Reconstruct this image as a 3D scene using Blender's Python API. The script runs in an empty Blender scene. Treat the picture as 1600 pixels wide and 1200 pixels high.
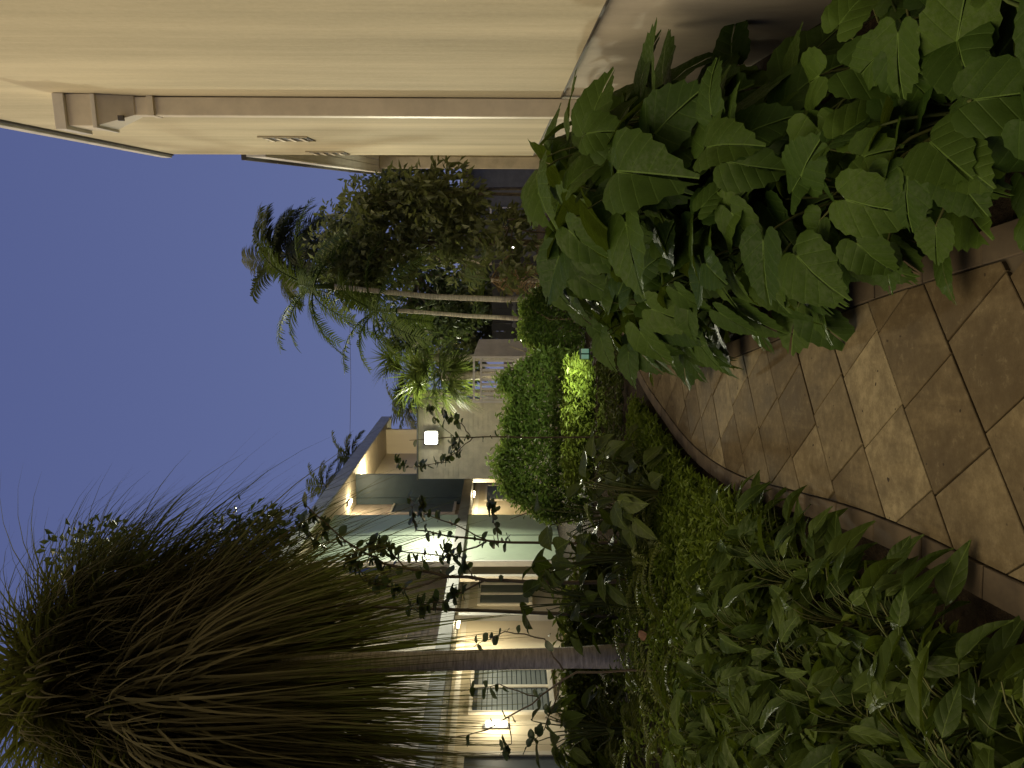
import bpy, math, random
from mathutils import Vector, Matrix, Euler
R = math.radians
S = bpy.context.scene
COL = S.collection
random.seed(7)

# ------------------------------------------------------------------ camera (phone held sideways: picture lies on its side)
CAM_H = 1.6; F_PX = 1170.0; HOR = 785.0
cam = bpy.data.cameras.new('camera'); cam_o = bpy.data.objects.new('camera', cam); COL.objects.link(cam_o)
cam.sensor_fit = 'HORIZONTAL'; cam.sensor_width = 36.0; cam.lens = 36.0 * F_PX / 1600.0
cam.clip_start = 0.05; cam.clip_end = 3000
_p = math.atan((800 - HOR) / F_PX); _s, _c = math.sin(_p), math.cos(_p)
_m = Matrix(((0, 1, 0, 0), (-_s, 0, -_c, 0), (-_c, 0, _s, CAM_H), (0, 0, 0, 1)))
cam_o.matrix_world = _m
S.camera = cam_o

# ------------------------------------------------------------------ sky, sun, exposure
SUN_AZ = R(-84); SUN_EL = R(56)      # direction towards the light: azimuth from +Y (negative = left)
w = bpy.data.worlds.new('World'); S.world = w; w.use_nodes = True
nt = w.node_tree; nd = nt.nodes; lk = nt.links
bg = nd['Background']; out = nd['World Output']
sky = nd.new('ShaderNodeTexSky'); sky.sky_type = 'NISHITA'; sky.sun_disc = False
sky.sun_elevation = R(3); sky.sun_rotation = R(180); sky.ozone_density = 4.0
lk.new(sky.outputs[0], bg.inputs[0]); bg.inputs[1].default_value = 0.008
bg2 = nd.new('ShaderNodeBackground'); bg2.inputs[1].default_value = 0.83
tc = nd.new('ShaderNodeTexCoord'); sx = nd.new('ShaderNodeSeparateXYZ'); rp = nd.new('ShaderNodeValToRGB')
lk.new(tc.outputs['Generated'], sx.inputs[0]); lk.new(sx.outputs['Z'], rp.inputs[0]); lk.new(rp.outputs[0], bg2.inputs[0])
e = rp.color_ramp.elements
e[0].position = 0.0; e[0].color = (0.150, 0.168, 0.305, 1)
e[1].position = 0.65; e[1].color = (0.083, 0.104, 0.255, 1)
n1 = rp.color_ramp.elements.new(0.22); n1.color = (0.112, 0.136, 0.295, 1)
ad = nd.new('ShaderNodeAddShader'); lk.new(bg.outputs[0], ad.inputs[0]); lk.new(bg2.outputs[0], ad.inputs[1]); lk.new(ad.outputs[0], out.inputs[0])

sun = bpy.data.lights.new('stand_in_sun', 'SUN'); sun.energy = 2.85; sun.angle = R(75); sun.color = (1.0, 0.80, 0.44)  # warm sun added in place of unseen lamps lighting wall, path and beds
sun_o = bpy.data.objects.new('stand_in_sun', sun); COL.objects.link(sun_o)
_d = Vector((math.sin(SUN_AZ) * math.cos(SUN_EL), math.cos(SUN_AZ) * math.cos(SUN_EL), math.sin(SUN_EL)))
sun_o.rotation_euler = _d.to_track_quat('Z', 'Y').to_euler(); sun_o.location = (-20, 10, 30)
vs = S.view_settings; vs.view_transform = 'Standard'; vs.look = 'None'; vs.exposure = 0.28; vs.gamma = 1.0; vs.use_curve_mapping = False
S.cycles.use_denoising = True
S.cycles.max_bounces = 6; S.cycles.transparent_max_bounces = 6

# ------------------------------------------------------------------ helpers
def X(u, Y): return (u - 600.0) / F_PX * Y
def Z(v, Y): return CAM_H - (v - HOR) / F_PX * Y
def link(o, parent=None):
    COL.objects.link(o)
    if parent is not None: o.parent = parent
    return o
def tag(o, label=None, cat=None, group=None, kind=None):
    if label: o['label'] = label
    if cat: o['category'] = cat
    if group: o['group'] = group
    if kind: o['kind'] = kind
    return o
def empty(name, loc=(0, 0, 0), rz=0.0, label=None, cat=None, group=None):
    o = bpy.data.objects.new(name, None); o.location = loc; o.rotation_euler = (0, 0, rz); o.empty_display_size = 0.1
    link(o); return tag(o, label, cat, group)

class MB:
    def __init__(s): s.v = []; s.f = []; s.uv = {}
    def box(s, x0, x1, y0, y1, z0, z1, M=None):
        b = len(s.v)
        for x in (x0, x1):
            for y in (y0, y1):
                for z in (z0, z1):
                    p = Vector((x, y, z)); s.v.append(tuple(M @ p) if M else tuple(p))
        for q in ((0, 1, 3, 2), (4, 6, 7, 5), (0, 4, 5, 1), (2, 3, 7, 6), (0, 2, 6, 4), (1, 5, 7, 3)):
            s.f.append(tuple(b + i for i in q))
        return s
    def prism(s, poly, z0, z1, bev=0.0):
        # poly: list of (x, y) counter clockwise; optional small chamfer at the top
        n = len(poly); b = len(s.v)
        cx = sum(p[0] for p in poly) / n; cy = sum(p[1] for p in poly) / n
        rings = [(z0, 0.0), (z1 - bev, 0.0), (z1, bev)] if bev else [(z0, 0), (z1, 0)]
        for z, ins in rings:
            for x, y in poly:
                d = math.hypot(x - cx, y - cy) or 1
                k = max(0.0, 1 - 1.4 * ins / d)
                s.v.append((cx + (x - cx) * k, cy + (y - cy) * k, z))
        for r in range(len(rings) - 1):
            for i in range(n):
                j = (i + 1) % n
                s.f.append((b + r * n + i, b + r * n + j, b + (r + 1) * n + j, b + (r + 1) * n + i))
        s.f.append(tuple(b + (len(rings) - 1) * n + i for i in range(n)))
        s.f.append(tuple(b + i for i in reversed(range(n))))
        return s
    def tube(s, pts, rad, sides=6, cap=True):
        pts = [Vector(p) for p in pts]; n = len(pts); b = len(s.v)
        if not hasattr(rad, '__len__'): rad = [rad] * n
        ref = None
        for i, p in enumerate(pts):
            t = (pts[min(i + 1, n - 1)] - pts[max(i - 1, 0)])
            t = t.normalized() if t.length > 1e-9 else Vector((0, 0, 1))
            if ref is None:
                ref = Vector((1, 0, 0)) if abs(t.x) < 0.8 else Vector((0, 1, 0))
            a = t.cross(ref).normalized(); c = a.cross(t); ref = c
            for k in range(sides):
                th = 2 * math.pi * k / sides
                s.v.append(tuple(p + (a * math.cos(th) + c * math.sin(th)) * rad[i]))
        for i in range(n - 1):
            for k in range(sides):
                k2 = (k + 1) % sides
                s.f.append((b + i * sides + k, b + i * sides + k2, b + (i + 1) * sides + k2, b + (i + 1) * sides + k))
        if cap:
            s.f.append(tuple(b + k for k in reversed(range(sides))))
            s.f.append(tuple(b + (n - 1) * sides + k for k in range(sides)))
        return s
    def strip(s, pts, widths, side):
        # flat ribbon along pts; side: vector across
        b = len(s.v); n = len(pts)
        for p, wd in zip(pts, widths):
            s.v.append(tuple(p - side * wd)); s.v.append(tuple(p + side * wd))
        for i in range(n - 1):
            q = b + 2 * i; s.f.append((q, q + 1, q + 3, q + 2))
        return s
    def mesh(s, name, mat, smooth=False, autos=False):
        me = bpy.data.meshes.new(name); me.from_pydata(s.v, [], s.f)
        if s.uv:
            ul = me.uv_layers.new(name='UVMap')
            for li, lp in enumerate(me.loops):
                ul.data[li].uv = s.uv.get(lp.vertex_index, (0, 0))
        if mat is not None: me.materials.append(mat)
        if smooth: me.polygons.foreach_set('use_smooth', [True] * len(me.polygons))
        me.update(); return me
    def build(s, name, mat, parent=None, smooth=False, loc=None):
        o = bpy.data.objects.new(name, s.mesh(name, mat, smooth)); link(o, parent)
        if loc: o.location = loc
        return o
def bx(name, mat, parent, x0, x1, y0, y1, z0, z1, bevel=0.0):
    o = MB().box(x0, x1, y0, y1, z0, z1).build(name, mat, parent)
    if bevel:
        m = o.modifiers.new('bevel', 'BEVEL'); m.width = bevel; m.segments = 2
    return o

# ------------------------------------------------------------------ materials
def mat(name, col, rough=0.7, **k):
    m = bpy.data.materials.new(name); m.use_nodes = True
    b = m.node_tree.nodes['Principled BSDF']
    b.inputs['Base Color'].default_value = (*col, 1); b.inputs['Roughness'].default_value = rough
    if 'metal' in k: b.inputs['Metallic'].default_value = k['metal']
    if 'spec' in k: b.inputs['Specular IOR Level'].default_value = k['spec']
    return m
def emat(name, col, strength):
    m = mat(name, (0.8, 0.8, 0.8)); b = m.node_tree.nodes['Principled BSDF']
    b.inputs['Emission Color'].default_value = (*col, 1); b.inputs['Emission Strength'].default_value = strength
    return m
class NT:
    def __init__(s, m): s.m = m; s.t = m.node_tree; s.b = s.t.nodes['Principled BSDF']; s.out = s.t.nodes['Material Output']
    def n(s, typ, **kw):
        x = s.t.nodes.new('ShaderNode' + typ)
        for a, v in kw.items():
            if a.startswith('i_'):
                key = a[2:]
                key = int(key) if key.isdigit() else key.replace('_', ' ')
                if hasattr(v, 'outputs'): s.t.links.new(v.outputs[0], x.inputs[key])
                elif isinstance(v, bpy.types.NodeSocket): s.t.links.new(v, x.inputs[key])
                else: x.inputs[key].default_value = v
            else: setattr(x, a, v)
        return x
    def l(s, a, b): s.t.links.new(a, b)
    def math(s, op, a, b=None, clamp=False):
        x = s.t.nodes.new('ShaderNodeMath'); x.operation = op; x.use_clamp = clamp
        for i, q in enumerate((a, b)):
            if q is None: continue
            if isinstance(q, (int, float)): x.inputs[i].default_value = q
            else: s.l(q if isinstance(q, bpy.types.NodeSocket) else q.outputs[0], x.inputs[i])
        return x.outputs[0]
    def mix(s, f, a, b, typ='MIX'):
        x = s.t.nodes.new('ShaderNodeMix'); x.data_type = 'RGBA'; x.blend_type = typ
        for i, q in ((0, f), (6, a), (7, b)):
            if isinstance(q, bpy.types.NodeSocket): s.l(q, x.inputs[i])
            elif isinstance(q, (int, float)): x.inputs[i].default_value = q
            else: x.inputs[i].default_value = (*q, 1) if len(q) == 3 else q
        return x.outputs[2]
    def ramp(s, f, stops):
        x = s.t.nodes.new('ShaderNodeValToRGB'); s.l(f, x.inputs[0])
        el = x.color_ramp.elements
        while len(el) < len(stops): el.new(0.5)
        for q, (p, c) in zip(el, stops):
            q.position = p; q.color = (*c, 1) if len(c) == 3 else c
        return x.outputs[0]
    def coord(s, which='Object'): return s.n('TexCoord').outputs[which]
    def mapped(s, vec, scale): 
        x = s.n('Mapping'); s.l(vec, x.inputs[0]); x.inputs['Scale'].default_value = scale; return x.outputs[0]
    def noise(s, vec, scale, detail=4, rough=0.6):
        x = s.n('TexNoise'); s.l(vec, x.inputs['Vector']); x.inputs['Scale'].default_value = scale
        x.inputs['Detail'].default_value = detail; x.inputs['Roughness'].default_value = rough; return x.outputs[0]
    def bump(s, h, strength, dist=0.01):
        x = s.n('Bump'); s.l(h, x.inputs['Height']); x.inputs['Strength'].default_value = strength; x.inputs['Distance'].default_value = dist
        s.l(x.outputs[0], s.b.inputs['Normal'])

def stucco(name, a, b, streak=0.5):
    m = mat(name, a, 0.85, spec=0.25); q = NT(m); g = q.coord('Object')
    st = q.noise(q.mapped(g, (1.5, 1.5, 0.07)), 1.3, 6, 0.62)
    bl = q.noise(q.mapped(g, (1, 1, 0.5)), 0.6, 5, 0.62)
    fac = q.math('MULTIPLY_ADD', st, 0.7); q.t.nodes[-1].inputs[2].default_value = 0.0
    gr = q.noise(g, 26, 4, 0.75)
    s2 = q.math('ADD', q.math('ADD', q.math('MULTIPLY', st, 0.50), q.math('MULTIPLY', bl, 0.36)), q.math('MULTIPLY', gr, 0.14))
    c = q.ramp(s2, [(0.36, b), (0.62, a)])
    q.l(c, q.b.inputs['Base Color'])
    fine = q.noise(g, 70, 3, 0.7); tro = q.noise(q.mapped(g, (3.5, 3.5, 0.7)), 2.0, 4, 0.65)
    h = q.math('ADD', q.math('MULTIPLY', fine, 0.12), q.math('MULTIPLY', tro, 1.6))
    q.bump(h, 0.5 * streak, 0.02)
    return m
def paint(name, col, rough=0.5, var=0.12):
    m = mat(name, col, rough); q = NT(m); g = q.coord('Object')
    nz = q.noise(g, 3.0, 5, 0.65)
    dk = tuple(c * (1 - 2.2 * var) for c in col)
    q.l(q.ramp(nz, [(0.3, dk), (0.6, col)]), q.b.inputs['Base Color'])
    return m
def foliage(name, a, b, rough=0.38, trans=0.22, spec=0.5, veins=False, dry=None, coat=0.0):
    m = mat(name, a, rough, spec=spec); q = NT(m)
    oi = q.n('ObjectInfo'); geo = q.n('NewGeometry')
    rnd = q.math('FRACT', q.math('ADD', oi.outputs['Random'], geo.outputs['Random Per Island']))
    c = q.mix(rnd, a, b)
    g = q.coord('Object')
    nz = q.noise(g, 9.0, 3, 0.6)
    c = q.mix(q.math('MULTIPLY', nz, 0.55), c, tuple(x * 0.45 for x in a))
    if dry:
        k = q.math('GREATER_THAN', rnd, 0.955)
        c = q.mix(k, c, dry)
    if veins:
        uv = q.n('TexCoord').outputs['UV']; sp = q.n('SeparateXYZ'); q.l(uv, sp.inputs[0])
        u = q.math('SUBTRACT', sp.outputs[0], 0.5); v = q.math('ABSOLUTE', q.math('SUBTRACT', sp.outputs[1], 0.5))
        rib = q.math('MULTIPLY', q.math('LESS_THAN', v, 0.009), 1.6)
        ph = q.math('SUBTRACT', u, q.math('MULTIPLY', v, 0.75))
        sw = q.math('ABSOLUTE', q.math('SINE', q.math('MULTIPLY', ph, 27.0)))
        side = q.math('MULTIPLY', q.math('SUBTRACT', 1.0, q.math('MULTIPLY', sw, 5.0), True), 0.55)
        f = q.math('MAXIMUM', rib, side)
        c = q.mix(q.math('MULTIPLY', f, 0.30), c, tuple(min(1, x * 2.0 + 0.02) for x in b))
        blot = q.noise(g, 40, 3, 0.7)
        q.l(q.ramp(q.noise(g, 16, 4, 0.7), [(0.35, (rough + 0.2,) * 3), (0.62, (rough - 0.22,) * 3)]), q.b.inputs['Roughness'])
        pale = q.ramp(q.noise(g, 55, 3, 0.75), [(0.62, (0, 0, 0)), (0.76, (0.22, 0.22, 0.22))])  # pale specks paint wet glints into the leaf colour
        c = q.mix(pale, c, tuple(min(1, x * 2.2 + 0.015) for x in b))
        hgt = q.math('ADD', q.math('MULTIPLY', f, -0.6), q.math('MULTIPLY', sw, 0.5))
        hgt = q.math('ADD', hgt, q.math('MULTIPLY', blot, 0.35))
        q.bump(hgt, 0.45, 0.006)
    q.l(c, q.b.inputs['Base Color'])
    if coat: q.b.inputs['Coat Weight'].default_value = coat; q.b.inputs['Coat Roughness'].default_value = 0.25
    tr = q.n('BsdfTranslucent'); q.l(q.mix(0.4, c, (0.16, 0.22, 0.02)), tr.inputs[0])
    mx = q.n('MixShader'); mx.inputs[0].default_value = trans
    q.l(q.b.outputs[0], mx.inputs[1]); q.l(tr.outputs[0], mx.inputs[2]); q.l(mx.outputs[0], q.out.inputs[0])
    return m

M = {}
M['wall'] = stucco('beige_stucco', (0.60, 0.53, 0.375), (0.35, 0.31, 0.21))
M['plinth'] = stucco('grey_painted_plinth', (0.54, 0.49, 0.40), (0.38, 0.34, 0.275))
M['trim'] = paint('cream_trim', (0.62, 0.58, 0.50), 0.5)
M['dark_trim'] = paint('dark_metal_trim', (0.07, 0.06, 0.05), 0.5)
M['spout'] = paint('beige_metal', (0.66, 0.585, 0.44), 0.5, 0.10)
M['white'] = paint('white_paint', (0.78, 0.76, 0.70), 0.5, 0.05)
M['mint'] = paint('mint_panel', (0.46, 0.58, 0.43), 0.55, 0.04)
M['slate'] = paint('slate_blue_panel', (0.052, 0.085, 0.100), 0.5, 0.10)
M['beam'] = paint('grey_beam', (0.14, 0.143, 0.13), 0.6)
M['fascia'] = paint('pale_fascia', (0.58, 0.60, 0.52), 0.6)
M['cream'] = stucco('cream_wall', (0.70, 0.63, 0.47), (0.60, 0.53, 0.39), 0.3)
M['siding'] = paint('beige_siding', (0.52, 0.46, 0.35), 0.6)
M['pink'] = paint('pinkish_wall', (0.60, 0.50, 0.40), 0.7)
M['clap'] = paint('grey_clapboard', (0.70, 0.63, 0.50), 0.65)
M['frame'] = paint('window_frame_white', (0.75, 0.70, 0.58), 0.45, 0.04)
M['glass'] = mat('dark_glass', (0.05, 0.065, 0.07), 0.08)
M['blind'] = paint('grey_blind', (0.11, 0.14, 0.14), 0.5, 0.05)
M['door'] = paint('dark_door', (0.06, 0.08, 0.10), 0.35)
M['metal'] = mat('lamp_metal', (0.12, 0.12, 0.12), 0.4, metal=0.6)
M['darkwood'] = paint('dark_fence_wood', (0.05, 0.05, 0.06), 0.7)
M['bluewood'] = paint('blue_grey_slats', (0.16, 0.17, 0.20), 0.6)
M['teal'] = emat('teal_lens', (0.02, 0.30, 0.17), 0.35)
M['teal_case'] = mat('teal_case', (0.02, 0.07, 0.05), 0.4)

m = mat('paver', (0.2, 0.15, 0.09), 0.8, spec=0.06); q = NT(m); M['paver'] = m
oi = q.n('ObjectInfo'); g = q.coord('Object')
base = q.ramp(oi.outputs['Random'], [(0.0, (0.085, 0.065, 0.036)), (0.3, (0.115, 0.090, 0.050)), (0.65, (0.150, 0.120, 0.068)), (0.85, (0.195, 0.160, 0.094)), (1.0, (0.26, 0.215, 0.125))])
off = q.n('VectorMath', operation='ADD'); q.l(g, off.inputs[0])
cmb = q.n('CombineXYZ'); q.l(q.math('MULTIPLY', oi.outputs['Random'], 57.0), cmb.inputs[0]); q.l(q.math('MULTIPLY', oi.outputs['Random'], 31.0), cmb.inputs[1]); q.l(cmb.outputs[0], off.inputs[1])
ov = off.outputs[0]
big = q.noise(ov, 3.2, 5, 0.65); strk = q.noise(q.mapped(ov, (9, 1.3, 1)), 1.0, 4, 0.6); spk = q.noise(ov, 120, 2, 0.7)
c = q.mix(q.ramp(big, [(0.38, (0, 0, 0)), (0.68, (0.75, 0.75, 0.75))]), base, (0.046, 0.033, 0.016))
c = q.mix(q.ramp(strk, [(0.5, (0, 0, 0)), (0.75, (0.45, 0.45, 0.45))]), c, (0.21, 0.165, 0.09))
c = q.mix(q.math('MULTIPLY', spk, 0.35), c, (0.06, 0.045, 0.03))
mot = q.noise(ov, 22, 5, 0.75)
c = q.mix(q.ramp(mot, [(0.40, (0.35, 0.35, 0.35)), (0.58, (0, 0, 0))]), c, (0.045, 0.031, 0.015))
c = q.mix(q.ramp(mot, [(0.58, (0, 0, 0)), (0.74, (0.25, 0.25, 0.25))]), c, (0.26, 0.215, 0.13))
pit = q.ramp(q.noise(ov, 26, 1, 0.4), [(0.215, (1, 1, 1)), (0.235, (0, 0, 0))])
c = q.mix(pit, c, (0.03, 0.022, 0.014))
q.l(c, q.b.inputs['Base Color'])
q.l(q.ramp(big, [(0.3, (0.95,) * 3), (0.7, (0.8,) * 3)]), q.b.inputs['Roughness'])
q.bump(q.math('ADD', q.math('MULTIPLY', spk, 0.5), q.math('MULTIPLY', big, 0.8)), 0.35, 0.004)

m = mat('mulch_soil', (0.05, 0.035, 0.02), 0.9, spec=0.2); q = NT(m); M['soil'] = m
g = q.coord('Object'); a = q.noise(g, 18, 5, 0.75); b_ = q.noise(g, 1.3, 3, 0.6)
c = q.ramp(a, [(0.3, (0.010, 0.007, 0.004)), (0.52, (0.026, 0.018, 0.009)), (0.75, (0.07, 0.048, 0.025))])
q.l(q.mix(q.math('MULTIPLY', b_, 0.5), c, (0.03, 0.02, 0.01)), q.b.inputs['Base Color']); q.bump(a, 1.0, 0.05)
M['joint'] = paint('dark_joint', (0.055, 0.041, 0.023), 0.9)
M['border'] = paint('reddish_brown_border', (0.082, 0.060, 0.034), 0.95, 0.3)

m = mat('bark', (0.2, 0.17, 0.13), 0.85, spec=0.2); q = NT(m); M['bark'] = m
g = q.coord('Object'); a = q.noise(q.mapped(g, (14, 14, 3)), 2.0, 5, 0.7)
q.l(q.ramp(a, [(0.3, (0.055, 0.045, 0.03)), (0.7, (0.22, 0.185, 0.13))]), q.b.inputs['Base Color']); q.bump(a, 0.8, 0.02)
m = mat('palm_bark', (0.2, 0.17, 0.13), 0.85, spec=0.2); q = NT(m); M['palm_bark'] = m
g = q.coord('Object'); a = q.noise(q.mapped(g, (3, 3, 22)), 2.0, 4, 0.7)
q.l(q.ramp(a, [(0.35, (0.34, 0.30, 0.24)), (0.65, (0.66, 0.60, 0.50))]), q.b.inputs['Base Color']); q.bump(a, 0.7, 0.02)
M['stalk'] = foliage('green_stalk', (0.07, 0.10, 0.025), (0.12, 0.12, 0.04), 0.6, 0.1, 0.2)
M['twig'] = paint('brown_twig', (0.14, 0.105, 0.06), 0.8)
M['big_leaf'] = foliage('broad_leaf', (0.020, 0.046, 0.006), (0.050, 0.088, 0.010), 0.62, 0.22, 0.12, True)
M['mid_leaf'] = foliage('pointed_leaf', (0.032, 0.058, 0.008), (0.064, 0.096, 0.013), 0.6, 0.24, 0.14, True)
M['dark_leaf'] = foliage('dark_leaf', (0.045, 0.065, 0.010), (0.075, 0.10, 0.015), 0.55, 0.18, 0.2, True)
M['fine_leaf'] = foliage('fine_leaf', (0.095, 0.15, 0.012), (0.17, 0.23, 0.022), 0.5, 0.35, 0.3)
M['fern'] = foliage('fern_leaf', (0.09, 0.115, 0.018), (0.15, 0.17, 0.03), 0.5, 0.3, 0.3)
M['strip'] = foliage('border_leaf', (0.10, 0.15, 0.02), (0.17, 0.22, 0.035), 0.5, 0.3, 0.3)
M['hedge'] = foliage('hedge_leaf', (0.085, 0.150, 0.03), (0.17, 0.24, 0.06), 0.4, 0.5, 0.45)
M['tree'] = foliage('tree_leaf', (0.15, 0.175, 0.07), (0.27, 0.29, 0.14), 0.45, 0.45, 0.4)
M['thick'] = foliage('sapling_leaf', (0.045, 0.075, 0.028), (0.085, 0.11, 0.045), 0.4, 0.15, 0.4)
M['fan'] = foliage('fan_palm_leaf', (0.072, 0.060, 0.020), (0.112, 0.090, 0.032), 0.8, 0.35, 0.05)
M['fan_lit'] = foliage('green_fan_leaf', (0.07, 0.105, 0.03), (0.13, 0.165, 0.05), 0.65, 0.35, 0.1)
M['areca'] = foliage('areca_leaf', (0.045, 0.080, 0.022), (0.085, 0.12, 0.032), 0.6, 0.25, 0.12)
M['coco'] = foliage('coconut_leaf', (0.075, 0.090, 0.050), (0.12, 0.13, 0.07), 0.6, 0.3, 0.15)
M['dead'] = foliage('dead_frond', (0.22, 0.15, 0.07), (0.30, 0.21, 0.11), 0.7, 0.15, 0.2)
M['debris'] = paint('fallen_leaf_brown', (0.30, 0.16, 0.08), 0.7)

# ------------------------------------------------------------------ ground and path
gm = MB(); gm.v = [(-400, -60, -0.03), (400, -60, -0.03), (400, 900, -0.03), (-400, 900, -0.03)]; gm.f = [(0, 1, 2, 3)]
tag(gm.build('ground', M['soil']), 'dark brown mulch ground under all the planting', None, None, 'structure')

LEFT = [(-0.80, -1.5), (-0.78, 0.5), (-0.735, 2.0), (-0.715, 2.45), (-0.68, 2.85), (-0.67, 3.4), (-0.70, 4.1), (-0.74, 5.0), (-0.68, 5.9), (-0.56, 6.6), (-0.33, 7.5), (-0.05, 8.5), (0.40, 9.5), (1.05, 10.4), (2.0, 11.2)]
RIGHT = [(0.56, -1.5), (0.55, 0.5), (0.52, 2.0), (0.50, 2.8), (0.46, 3.5), (0.36, 4.4), (0.28, 5.3), (0.24, 6.2), (0.34, 7.1), (0.66, 8.0), (1.2, 8.8), (2.4, 9.7)]
def resample(pts, step):
    o = [Vector((p[0], p[1], 0)) for p in pts]; outp = []
    # smooth by Chaikin
    for _ in range(2):
        q = [o[0]]
        for a, b in zip(o, o[1:]): q += [a * 0.75 + b * 0.25, a * 0.25 + b * 0.75]
        q.append(o[-1]); o = q
    acc = 0; outp = [o[0]]
    for a, b in zip(o, o[1:]):
        L = (b - a).length
        while acc + L >= step:
            k = (step - acc) / L; a = a + (b - a) * k; L = (b - a).length; acc = 0; outp.append(a.copy())
        acc += L
    return outp
def offset(line, d):
    r = []
    for i, p in enumerate(line):
        t = (line[min(i + 1, len(line) - 1)] - line[max(i - 1, 0)]).normalized()
        r.append(p + Vector((-t.y, t.x, 0)) * d)
    return r
ll = resample(LEFT, 0.12); rl = resample(RIGHT, 0.12)
path = tag(bpy.data.objects.new('path', None), 'narrow garden path of square brown stone pavers curving away', None, None, 'structure'); link(path)
bed = MB(); poly = [(p.x, p.y) for p in rl] + [(p.x, p.y) for p in reversed(ll)]
# mortar bed as a quad ladder
nl = min(len(ll), len(rl))
for i in range(nl):
    a = ll[int(i * (len(ll) - 1) / (nl - 1))]; b = rl[int(i * (len(rl) - 1) / (nl - 1))]
    bed.v += [(a.x, a.y, -0.006), (b.x, b.y, -0.006)]
    if i: k = 2 * i; bed.f.append((k - 2, k - 1, k + 1, k))
bed.build('mortar_bed', M['joint'], path)
BW = 0.12
li = offset(ll, -BW); ri = offset(rl, BW)
inner = [(p.x, p.y) for p in ri] + [(p.x, p.y) for p in reversed(li)]
def clip(subj, conv):
    outl = subj
    for i in range(len(conv)):
        a, b = conv[i], conv[(i + 1) % len(conv)]; inp = outl; outl = []
        if not inp: break
        def side(p): return (b[0] - a[0]) * (p[1] - a[1]) - (b[1] - a[1]) * (p[0] - a[0])
        for j in range(len(inp)):
            p, c = inp[j - 1], inp[j]; sp, sc = side(p), side(c)
            if sc >= 0:
                if sp < 0: k = sp / (sp - sc); outl.append((p[0] + (c[0] - p[0]) * k, p[1] + (c[1] - p[1]) * k))
                outl.append(c)
            elif sp >= 0: k = sp / (sp - sc); outl.append((p[0] + (c[0] - p[0]) * k, p[1] + (c[1] - p[1]) * k))
    return outl
def area(p): return 0.5 * sum(p[i - 1][0] * p[i][1] - p[i][0] * p[i - 1][1] for i in range(len(p)))
TS = 0.375; GA = R(33.5)   # paver size, grid turned so that one joint direction runs away to the left
ea = Vector((-math.sin(GA), math.cos(GA))); eb = Vector((math.cos(GA), math.sin(GA)))
org = Vector((0.13, 2.64)); rng = random.Random(3)
for i in range(-22, 30):
    for j in range(-26, 26):
        g = 0.0035
        jog = 0.025 * ((i * 7) % 3 - 1)
        c0 = org + ea * (i * TS) + eb * (j * TS + jog)
        cs = [c0 + eb * g + ea * g, c0 + eb * (TS - g) + ea * g, c0 + eb * (TS - g) + ea * (TS - g), c0 + eb * g + ea * (TS - g)]
        cen = (cs[0] + cs[2]) / 2
        if not (-1.2 < cen.x < 2.6 and 0.8 < cen.y < 11): continue
        pl = clip(inner, [(p.x, p.y) for p in cs])
        if len(pl) < 3 or abs(area(pl)) < 0.006: continue
        if area(pl) < 0: pl.reverse()
        zt = 0.012 + rng.uniform(-0.0025, 0.0025)
        cx = sum(p[0] for p in pl) / len(pl); cy = sum(p[1] for p in pl) / len(pl)
        o = MB().prism([(p[0] - cx, p[1] - cy) for p in pl], -0.02, zt, 0.0025).build('paver', M['paver'], path, loc=(cx, cy, 0))
        o.rotation_euler = (rng.uniform(-0.004, 0.004), rng.uniform(-0.004, 0.004), 0)
def border(outer, innr, rev):
    i = 0
    while i < len(outer) - 2:
        n = 3; j = min(i + n, len(outer) - 1)
        if outer[i].y > 0.9 and outer[i].y < 10.5:
            A = [outer[k] for k in range(i, j + 1)]; B = [innr[k] for k in range(i, j + 1)]
            pl = [(p.x, p.y) for p in A] + [(p.x, p.y) for p in reversed(B)]
            cx = sum(p[0] for p in pl) / len(pl); cy = sum(p[1] for p in pl) / len(pl)
            pl = [((p[0] - cx) * 0.985, (p[1] - cy) * 0.985) for p in pl]
            if area(pl) < 0: pl.reverse()
            MB().prism(pl, -0.03, 0.016 + rng.uniform(-0.002, 0.003), 0.004).build('border_paver', M['border'], path, loc=(cx, cy, 0))
        i = j
border(ll, offset(ll, -(BW - 0.006)), 0); border(rl, offset(rl, BW - 0.006), 1)

# ------------------------------------------------------------------ beige building along the right of the path
WD = R(12.3)
RB = empty('beige_building', (1.0, 0, 0), -WD, 'long two-storey beige stucco building wall close beside the path', 'building')
def sR(u, w=0.0):   # distance along the wall seen at upright column u
    k = (u - 600) / F_PX; c, s = math.cos(WD), math.sin(WD)
    return (1.0 + w * c + k * w * s) / (k * c - s)
SE = sR(957)
bx('wall', M['wall'], RB, 0.0, 7.0, -6.0, SE, 1.13, 6.62)
bx('plinth', M['plinth'], RB, 0.018, 6.98, -5.98, SE - 0.02, -0.3, 1.122)
bx('drip_edge_shadow_line', M['dark_trim'], RB, -0.006, 0.3, -6.0, SE + 0.004, 1.117, 1.1295)  # drip edge coloured dark to paint the shadow line below the stucco
bx('coping', M['trim'], RB, -0.05, 7.05, -6.05, SE + 0.05, 6.66, 6.80, 0.006)
bx('coping_shadow_strip', M['dark_trim'], RB, -0.022, 7.02, -6.02, SE + 0.02, 6.621, 6.659)
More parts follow.
